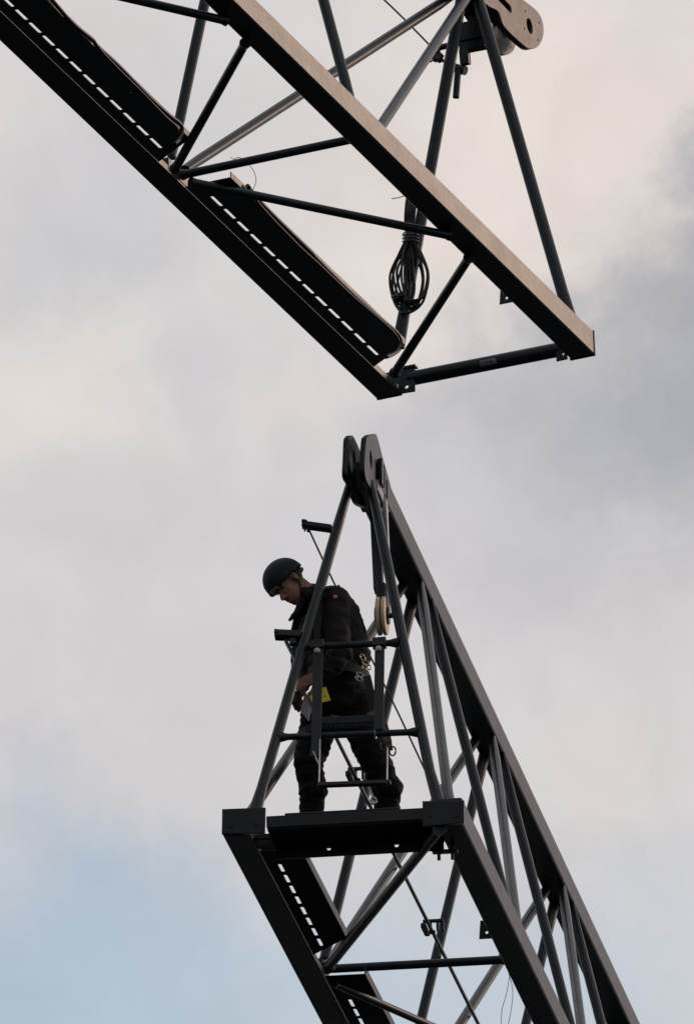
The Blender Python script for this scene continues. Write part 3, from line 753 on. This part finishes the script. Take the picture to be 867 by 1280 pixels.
# head frame: face looks left and down
hd_c = mp(360.5, 730, .03)
fdir = Vector((-.52, -.46, -.66)).normalized()         # the way the face points
hup = Vector((-.70, -.10, .60)); hup = (hup - fdir * hup.dot(fdir)).normalized()
hside = fdir.cross(hup).normalized()                   # his right
if hside.y > 0: hside = -hside                         # toward the camera = his left
HM = Matrix((hside, fdir, hup)).transposed() * 1.08           # local: x = near side, y = front, z = crown
def hp(x, y, z): return hd_c + HM @ Vector((x, y, z))
body = bmesh.new()
add_ball(body, hp(0, -.012, .035), .1, (.78, .98, .90), HM, 28, 18)      # cranium
add_ball(body, hp(0, .028, -.04), .1, (.62, .72, .92), HM, 24, 16)        # face
add_ball(body, hp(0, .046, -.128), .035, (1.0, .95, .8), HM)               # chin
add_ball(body, hp(0, .025, -.092), .058, (1.0, 1.0, .75), HM)               # jaw
for sd_ in (-1, 1):
    add_ball(body, hp(.045 * sd_, .006, -.07), .036, (.75, 1.2, 1.2), HM)   # jaw angle
    add_ball(body, hp(.038 * sd_, .062, -.028), .022, (1, .8, .8), HM)     # cheekbone
    add_ball(body, hp(.077 * sd_, -.012, -.012), .03, (.32, .62, 1.0), HM) # ear
    add_ball(body, hp(.080 * sd_, -.018, .006), .02, (.4, .7, .8), HM)
add_ball(body, hp(0, .082, .022), .03, (1.9, .55, .5), HM)                 # brow
nose = [(hp(0, .088, .010), .009), (hp(0, .106, -.020), .011), (hp(0, .121, -.042), .0135)]
limb(body, nose)
for sd_ in (-1, 1): add_ball(body, hp(.011 * sd_, .106, -.046), .0085, (1, 1, .9), HM)
add_ball(body, hp(0, .091, -.074), .018, (1.25, .55, .33), HM)              # upper lip
add_ball(body, hp(0, .088, -.090), .017, (1.15, .55, .36), HM)              # lower lip
# neck, trunk and limbs
nb_ = mp(396, 752, .02)
limb(body, [(hp(0, -.045, -.045), .058), (nb_, .066)])
chest = mp(404, 778, .08); waist = mp(420, 842, .03); hips = mp(424, 890, .02)
limb(body, [(nb_, .07), (chest, .125), (waist, .125), (hips, .135)])
sh_n, el_n, ha_n = mp(421, 757, -.08), mp(425, 822, -.18), mp(398, 845, -.30)
sh_f, el_f, ha_f = mp(390, 766, .20), mp(377, 826, .20), mp(378, 862, -.12)
limb(body, [(sh_n, .06), (el_n, .045), (ha_n, .028)]); limb(body, [(chest, .1), (sh_n, .06)])
limb(body, [(sh_f, .06), (el_f, .045), (ha_f, .028)]); limb(body, [(chest, .1), (sh_f, .06)])
ft_l, ft_r = ML @ (pick(ML, 390, 1010, 1, YM) * 1), ML @ pick(ML, 484, 1010, 1, YM)
hipl, hipr = mp(404, 905, 0), mp(446, 905, .04)
knl, knr = mp(387, 950, -.05), mp(470, 955, -.02)
anl = ML @ Vector((pick(ML, 389, 1005, 1, YM).x, YM, .34)); anr = ML @ Vector((pick(ML, 484, 1005, 1, YM).x, YM + .02, .34))
shl, shr = mp(389, 985, 0), mp(482, 985, .03)
limb(body, [(hipl, .085), (knl, .06), (anl, .045)]); limb(body, [(hipr, .085), (knr, .06), (anr, .045)])
# hands: palm, four bent fingers of different length, thumb from the side of the palm
def hand(bm, wrist, d, nrm, side, curl=1.0, k=1.0):
    d = d.normalized(); nrm = (nrm - d * nrm.dot(d)).normalized(); s_ = d.cross(nrm).normalized() * side
    add_ball(bm, wrist + d * .045 * k, .04 * k, (1, 1, 1), Matrix((s_ * .95, d * 1.15, nrm * .42)).transposed())
    limb(bm, [(wrist - d * .01, .026 * k), (wrist + d * .03 * k, .024 * k)])
    for j, (o_, L) in enumerate(((-.029, .068), (-.010, .078), (.009, .073), (.027, .058))):
        p0 = wrist + d * .078 * k + s_ * o_ * k; a_ = [.35 * curl, .9 * curl, 1.25 * curl]; pts = [(p0 - d * .015 * k, .0105 * k)]; p = p0
        for q_, fr in zip(a_, (.45, .32, .23)):
            p = p + (d * math.cos(q_) - nrm * math.sin(q_)) * L * fr * k; pts.append((p.copy(), (.0100 - .0012 * len(pts)) * k))
        limb(bm, pts)
    t0 = wrist + d * .03 * k - s_ * .030 * k
    limb(bm, [(t0, .014 * k), (t0 + (d * .6 - s_ * .75 - nrm * .3) * .035 * k, .012 * k), (t0 + (d * 1.25 - s_ * .85 - nrm * .7) * .05 * k, .010 * k)])
hand(body, ha_n, Vector((-.75, -.2, -.35)), Vector((.1, -.9, .5)), 1, 1.0, 1.12)
hand(body, ha_f, Vector((-.25, -.4, -.75)), Vector((-.9, -.3, .2)), -1, 1.0, 1.12)
remeshed('body', body, SKIN, .0062, man, 0, smooth_it=2)

jk = bmesh.new()
limb(jk, [(mp(394, 747, .06), .078), (mp(398, 762, .10), .125), (mp(407, 790, .10), .165), (mp(418, 830, .06), .165), (mp(424, 858, .02), .165)])
limb(jk, [(mp(414, 754, .08), .115), (mp(426, 766, .10), .115), (mp(434, 792, .10), .115), (mp(440, 820, .05), .115)])
limb(jk, [(mp(407, 753, .02), .10), (mp(420, 751, -.06), .092), (mp(421, 785, -.13), .082), (mp(424, 818, -.20), .078), (mp(416, 832, -.24), .066), (mp(404, 841, -.28), .052)])
limb(jk, [(mp(392, 762, .12), .10), (mp(385, 775, .18), .085), (mp(379, 805, .20), .072), (mp(377, 828, .18), .068), (mp(377, 845, .05), .056), (mp(378, 855, -.06), .050)])
limb(jk, [(mp(381, 741, .0), .040), (mp(388, 745, -.05), .038), (mp(392, 742, -.02), .05), (mp(396, 741, .06), .052), (mp(384, 738, .10), .044)])    # collar
remeshed('jacket', jk, JACKET, .009, man, .013, 11, 1, 1)
cb = bmesh.new(); limb(cb, [(mp(378, 752, -.05), .028), (mp(371, 766, -.06), .022), (mp(362, 775, -.07), .010)]); limb(cb, [(mp(380, 757, -.02), .03), (mp(372, 772, -.03), .026), (mp(367, 790, 0), .02)])
remeshed('collar', cb, JACKET, .006, man, .003, 20, 1, 3)
tr = bmesh.new()
limb(tr, [(mp(424, 862, .02), .165), (mp(425, 880, .02), .165)])
limb(tr, [(mp(402, 886, 0), .128), (mp(397, 912, 0), .114), (mp(390, 938, -.02), .100), (mp(386, 952, -.03), .092), (mp(388, 972, -.02), .085), (mp(391, 986, 0), .087), (mp(390, 1003, 0), .078)])
limb(tr, [(mp(447, 886, .03), .13), (mp(455, 912, .02), .117), (mp(464, 938, 0), .104), (mp(470, 955, 0), .094), (mp(478, 972, .01), .092), (mp(482, 988, .02), .090), (mp(484, 1006, .02), .080)])
limb(tr, [(mp(390, 1003, 0), .078), (anl, .07)]); limb(tr, [(mp(484, 1006, .02), .080), (anr, .072)])
add_ball(tr, mp(393, 988, -.03), .085, (1.0, 1, .8)); add_ball(tr, mp(485, 985, -.02), .095, (.98, 1, .85))
remeshed('trousers', tr, TROUSER, .009, man, .017, 9, 1, 5)
for an, dx in ((anl, -.08), (anr, -.07)):
    z0 = (ML @ Vector((0, YM, .215))).z
    bt = bmesh.new(); limb(bt, [(an, .052), (Vector((an.x, an.y, z0 + .06)), .055)]); limb(bt, [(Vector((an.x, an.y, z0 + .05)), .048), (Vector((an.x + dx, an.y - .06, z0 + .045)), .047), (Vector((an.x + dx * 1.9, an.y - .11, z0 + .038)), .036)])
    for v in bt.verts: v.co.z = max(v.co.z, z0)
    remeshed('boot', bt, BOOT, .009, man, .002, 20, 1)
# hair under the helmet
hr = bmesh.new(); add_ball(hr, hp(0, -.045, .008), .1, (.80, .62, .62), HM, 24, 16); remeshed('hair', hr, HAIR, .006, man, .003, 40, 1)
# helmet shell
hb = bmesh.new(); rr = bmesh.ops.create_uvsphere(hb, u_segments=40, v_segments=28, radius=1)
for v in list(hb.verts):
    x, y, z = v.co; lim = .02 + .12 * (-y if y < 0 else y * .1)
    rim = 1.0
    if z < -.18: continue
    v.co = hp(x * .105, y * .132 - .008, z * .110 + .044)
bmesh.ops.delete(hb, geom=[v for v in hb.verts if (HM.inverted() @ (v.co - hd_c)).length > .9 or (HM.inverted() @ (v.co - hd_c)).z < .006], context='VERTS')
for v in hb.verts:    # flare the rim, lower at the back
    l = HM.inverted() @ (v.co - hd_c); k = max(0, (.050 - l.z) / .045)
    l.y *= 1 + .05 * k; l.x *= 1 + .03 * k; l.z -= .016 * k * (1 if l.y < 0 else .2)
    if abs(l.x) > .03: pass
    v.co = hd_c + HM @ l
bmesh.ops.solidify(hb, geom=hb.faces[:], thickness=.008)
for v in hb.verts: v.co -= base
hel = obj('helmet', hb, HELMET, man)
def man_obj(name, bm, mat, parent=man, label=None):
    for v in bm.verts: v.co -= base
    return obj(name, bm, mat, parent, label=label)
def sub(bm, p, q, w, h, up): add_bar(bm, p, q, w, h, up)
bm = bmesh.new()    # peak, ridges, rear brim
for sx_ in (-.045, 0, .045): add_sweep(bm, [hp(sx_ * (1 - .25 * abs(math.sin(t))) * 1.0, math.cos(t) * .133 - .008, math.sin(t) * .110 * (1 - abs(sx_) * 3.2 * .35) + .036) for t in [rad(25 + 13 * j) for j in range(11)]], .0065, 8, 4)
add_sweep(bm, [hp(.1 * math.sin(t), .128 * math.cos(t) - .006, .020 + .006 * math.cos(t)) for t in [rad(-80 + 16 * j) for j in range(11)]], .008, 8, 4)
add_sweep(bm, [hp(.09 * math.sin(t), -.14 * math.cos(t) - .0, .006) for t in [rad(-80 + 16 * j) for j in range(11)]], .010, 8, 4)
man_obj('helmet_rim', bm, HELMET, hel)
bm = bmesh.new(); add_ball(bm, hp(.02, .150, .022), .021, (1.3, .9, .8), HM); add_tube(bm, hp(.02, .156, .020), hp(.02, .178, .014), .015, seg=14); add_bar(bm, hp(-.03, .128, .022), hp(.05, .128, .022), .02, .02)
man_obj('headlamp', bm, WEBD, hel)
bm = bmesh.new()
for e_ in ((.084, .03, .02), (.082, -.05, .01)): add_sweep(bm, [hp(*e_), hp(.080, .002, -.045), hp(.066, .03, -.085), hp(.03, .052, -.150), hp(0, .050, -.166)], .006, 6)
add_bar(bm, hp(.088, -.06, .026), hp(.088, -.02, .026), .02, .012)
man_obj('chin_strap', bm, WEBD, hel)
bm = bmesh.new()
for sd_ in (-1, 1): add_ball(bm, hp(.030 * sd_, .084, .002), .012, (1.5, .5, .35), HM); add_sweep(bm, [hp(.012 * sd_, .096, .016), hp(.03 * sd_, .098, .021), hp(.052 * sd_, .082, .015)], .0045, 6)
man_obj('eyebrow', bm, HAIR, man)
# chest and leg harness
def ringpts(c, rx, ry, tilt=(0, 0), n=22):
    return [c + Vector((math.cos(t) * rx, math.sin(t) * ry, math.cos(t) * tilt[0] + math.sin(t) * tilt[1])) for t in [2 * math.pi * j / n for j in range(n + 1)]]
def strap(bm, pts, w, th, upv=None):
    pts = catmull(pts, 4); rings = []
    for i, p in enumerate(pts):
        d = (pts[min(i + 1, len(pts) - 1)] - pts[max(i - 1, 0)]).normalized()
        out_ = Vector((0, -1, 0)); x = d.cross(out_) if abs(d.z) > .6 else Vector((0, 0, 1)); x = (x - d * x.dot(d)).normalized(); y = d.cross(x)
        if rings and rings[-1][1].dot(x) < 0: x = -x; y = -y
        rings.append(([bm.verts.new(p + x * a_ * w / 2 + y * b_ * th / 2) for a_, b_ in ((-1, -1), (1, -1), (1, 1), (-1, 1))], x))
    for i in range(len(rings) - 1):
        for k in range(4): bm.faces.new((rings[i][0][k], rings[i][0][(k + 1) % 4], rings[i + 1][0][(k + 1) % 4], rings[i + 1][0][k]))
    bm.faces.new(rings[0][0][::-1]); bm.faces.new(rings[-1][0])
bm = bmesh.new(); strap(bm, ringpts(mp(423, 846, .02), .19, .205, (-.01, 0)), .055, .012); har = man_obj('harness_belt', bm, WEBD)
bm = bmesh.new(); strap(bm, ringpts(mp(399, 915, 0), .135, .14, (.04, 0)), .045, .012); strap(bm, ringpts(mp(453, 915, .02), .14, .145, (-.04, 0)), .045, .012)
strap(bm, [mp(458, 845, -.18), mp(462, 862, -.18), mp(465, 880, -.16), mp(466, 900, -.14)], .05, .014)
split_loose(man_obj('leg_loop', bm, WEBD, har))
bm = bmesh.new(); strap(bm, [mp(409, 741, -.06), mp(402, 762, -.12), mp(396, 790, -.15), mp(400, 825, -.17)], .04, .01); strap(bm, [mp(420, 733, .02), mp(440, 760, .02), mp(452, 795, .02), mp(456, 835, .0)], .04, .012)
split_loose(man_obj('shoulder_strap', bm, WEBD, har))
def ring(bm, c, rx, rz, r, tilt=0):
    ps = []
    for j in range(21):
        t = 2 * math.pi * j / 20; x, z = rx * math.cos(t), rz * math.sin(t)
        ps.append(c + Vector((x * math.cos(tilt) - z * math.sin(tilt), 0, x * math.sin(tilt) + z * math.cos(tilt))))
    add_sweep(bm, ps, r, 8, 0)
# silver ladder buckle on the hip
bm = bmesh.new(); c = mp(450, 846, -.215)
ring(bm, c + Vector((.0, 0, .014)), .026, .011, .0038, -.55); ring(bm, c + Vector((-.006, 0, -.014)), .029, .012, .0042, -.55)
add_tube(bm, c + Vector((-.014, 0, .012)), c + Vector((-.016, 0, -.01)), .005, seg=8); add_tube(bm, c + Vector((.012, 0, .008)), c + Vector((.008, 0, -.018)), .005, seg=8)
man_obj('buckle', bm, GALV, har, 'silver ladder buckle on the hip strap')
# brassy carabiner cluster hanging on the belt behind the hip
bm = bmesh.new()
for px_, py_, a_, rr_ in ((453, 822, .5, .022), (457, 829, .9, .024), (461, 834, .3, .018), (455, 833, -.4, .018)): ring(bm, mp(px_, py_, -.17), rr_ * .6, rr_, .0042, a_)
man_obj('carabiner', bm, BRASS, har, 'bright carabiners clipped at the back of the hip')
bm = bmesh.new(); strap(bm, [mp(463, 890, -.2), mp(467, 899, -.21), mp(473, 910, -.21), mp(481, 918, -.2), mp(485, 928, -.2)], .05, .008); strap(bm, [mp(481, 905, -.19), mp(485, 920, -.19), mp(488, 938, -.19)], .03, .01)
man_obj('lanyard_strap', bm, WEB, har, 'tan webbing lanyard hanging at the thigh')
bm = bmesh.new(); ring(bm, mp(490.5, 939, -.2), .019, .030, .0055, -.1); ring(bm, mp(478, 932, -.2), .016, .035, .006, .2)
man_obj('karabiner_ring', bm, WIRE, har, 'steel ring hanging from the thigh strap')
bm = bmesh.new(); ring(bm, mp(466.5, 1001, -.16), .018, .020, .007, 0); ring(bm, mp(465, 1003, -.17), .01, .012, .006, .4); strap(bm, [mp(461, 984, -.15), mp(464, 992, -.16), mp(466, 998, -.16)], .016, .006)
man_obj('ankle_shackle', bm, GALV, har, 'shiny shackle hanging beside the right boot')
bm = bmesh.new(); c = mp(419, 746, -.155); add_ball(bm, c, .017, (1.1, .6, .85)); man_obj('shoulder_badge', bm, RED, man, 'small red badge on the shoulder')
bm = bmesh.new(); c = mp(419.3, 746, -.161); add_ball(bm, c, .006, (1.1, .5, .8)); man_obj('badge_print', bm, WHITE, man)
bm = bmesh.new(); c = mp(415, 820, -.275); add_bar(bm, mp(409, 815, -.28), mp(419, 823, -.28), .06, .02, up=Vector((0, -1, 0)), bev=.008); man_obj('glove', bm, BOOT, har, 'dark grey glove tucked in the belt')

# ------------------------------------------------------------ what he holds
bd = bpy.data.objects.new('inspection_board', None); COL.objects.link(bd); bo = mp(388, 880, -.30); bd.location = bo
thing(bd, 'grey board with a yellow card held low in the hands of the worker', 'clipboard')
def quad(pts, th, mat, name, parent=bd, mark=None):
    bm = bmesh.new(); P = [p - bo for p in pts]; n_ = (P[1] - P[0]).cross(P[2] - P[0]).normalized() * th / 2
    a_ = [bm.verts.new(p + n_) for p in P]; b_ = [bm.verts.new(p - n_) for p in P]; k = len(P)
    bm.faces.new(a_); bm.faces.new(b_[::-1])
    for i in range(k): bm.faces.new((a_[i], b_[i], b_[(i + 1) % k], a_[(i + 1) % k]))
    return obj(name, bm, mat, parent, smooth=False)
quad([mp(381, 864.5, -.315), mp(375.5, 888, -.315), mp(386, 902, -.30), mp(392, 878, -.29)], .008, PAPER, 'board')
quad([mp(384, 865.5, -.32), mp(407, 858.5, -.25), mp(413, 875.5, -.25), mp(391, 881, -.32)], .006, YELLOW, 'yellow_card')
quad([mp(403, 870.5, -.275), mp(406, 869, -.268), mp(407, 871.5, -.268), mp(406, 873.5, -.268), mp(403.5, 873.5, -.275)], .003, BOLT, 'printed_symbol')
tl = bmesh.new(); limb(tl, [(mp(372, 868, -.26), .028), (mp(370, 878, -.26), .030), (mp(371, 884, -.26), .022)])
tl = remeshed('pouch', tl, BOOT, .007, man, .002, 20, 1, label='dark pouch hanging below the hands')

# ============================================================ GROUND
bm = bmesh.new(); n = 96; R_ = 9000
vs = [bm.verts.new((R_ * math.cos(2 * math.pi * k / n), R_ * math.sin(2 * math.pi * k / n), 0)) for k in range(n)]; bm.faces.new(vs)
GROUND = material('ground_soil', (.020, .026, .030), 1, var=.35, scale=.05, spec=.05)
gr = obj('ground', bm, GROUND, smooth=False); gr['kind'] = 'structure'

for nm in ('clamp', 'carabiner', 'karabiner_ring', 'locking_pin', 'tread_frame', 'eyebrow'):
    for o in [o for o in bpy.data.objects if o.name.split('.')[0] == nm]: split_loose(o)
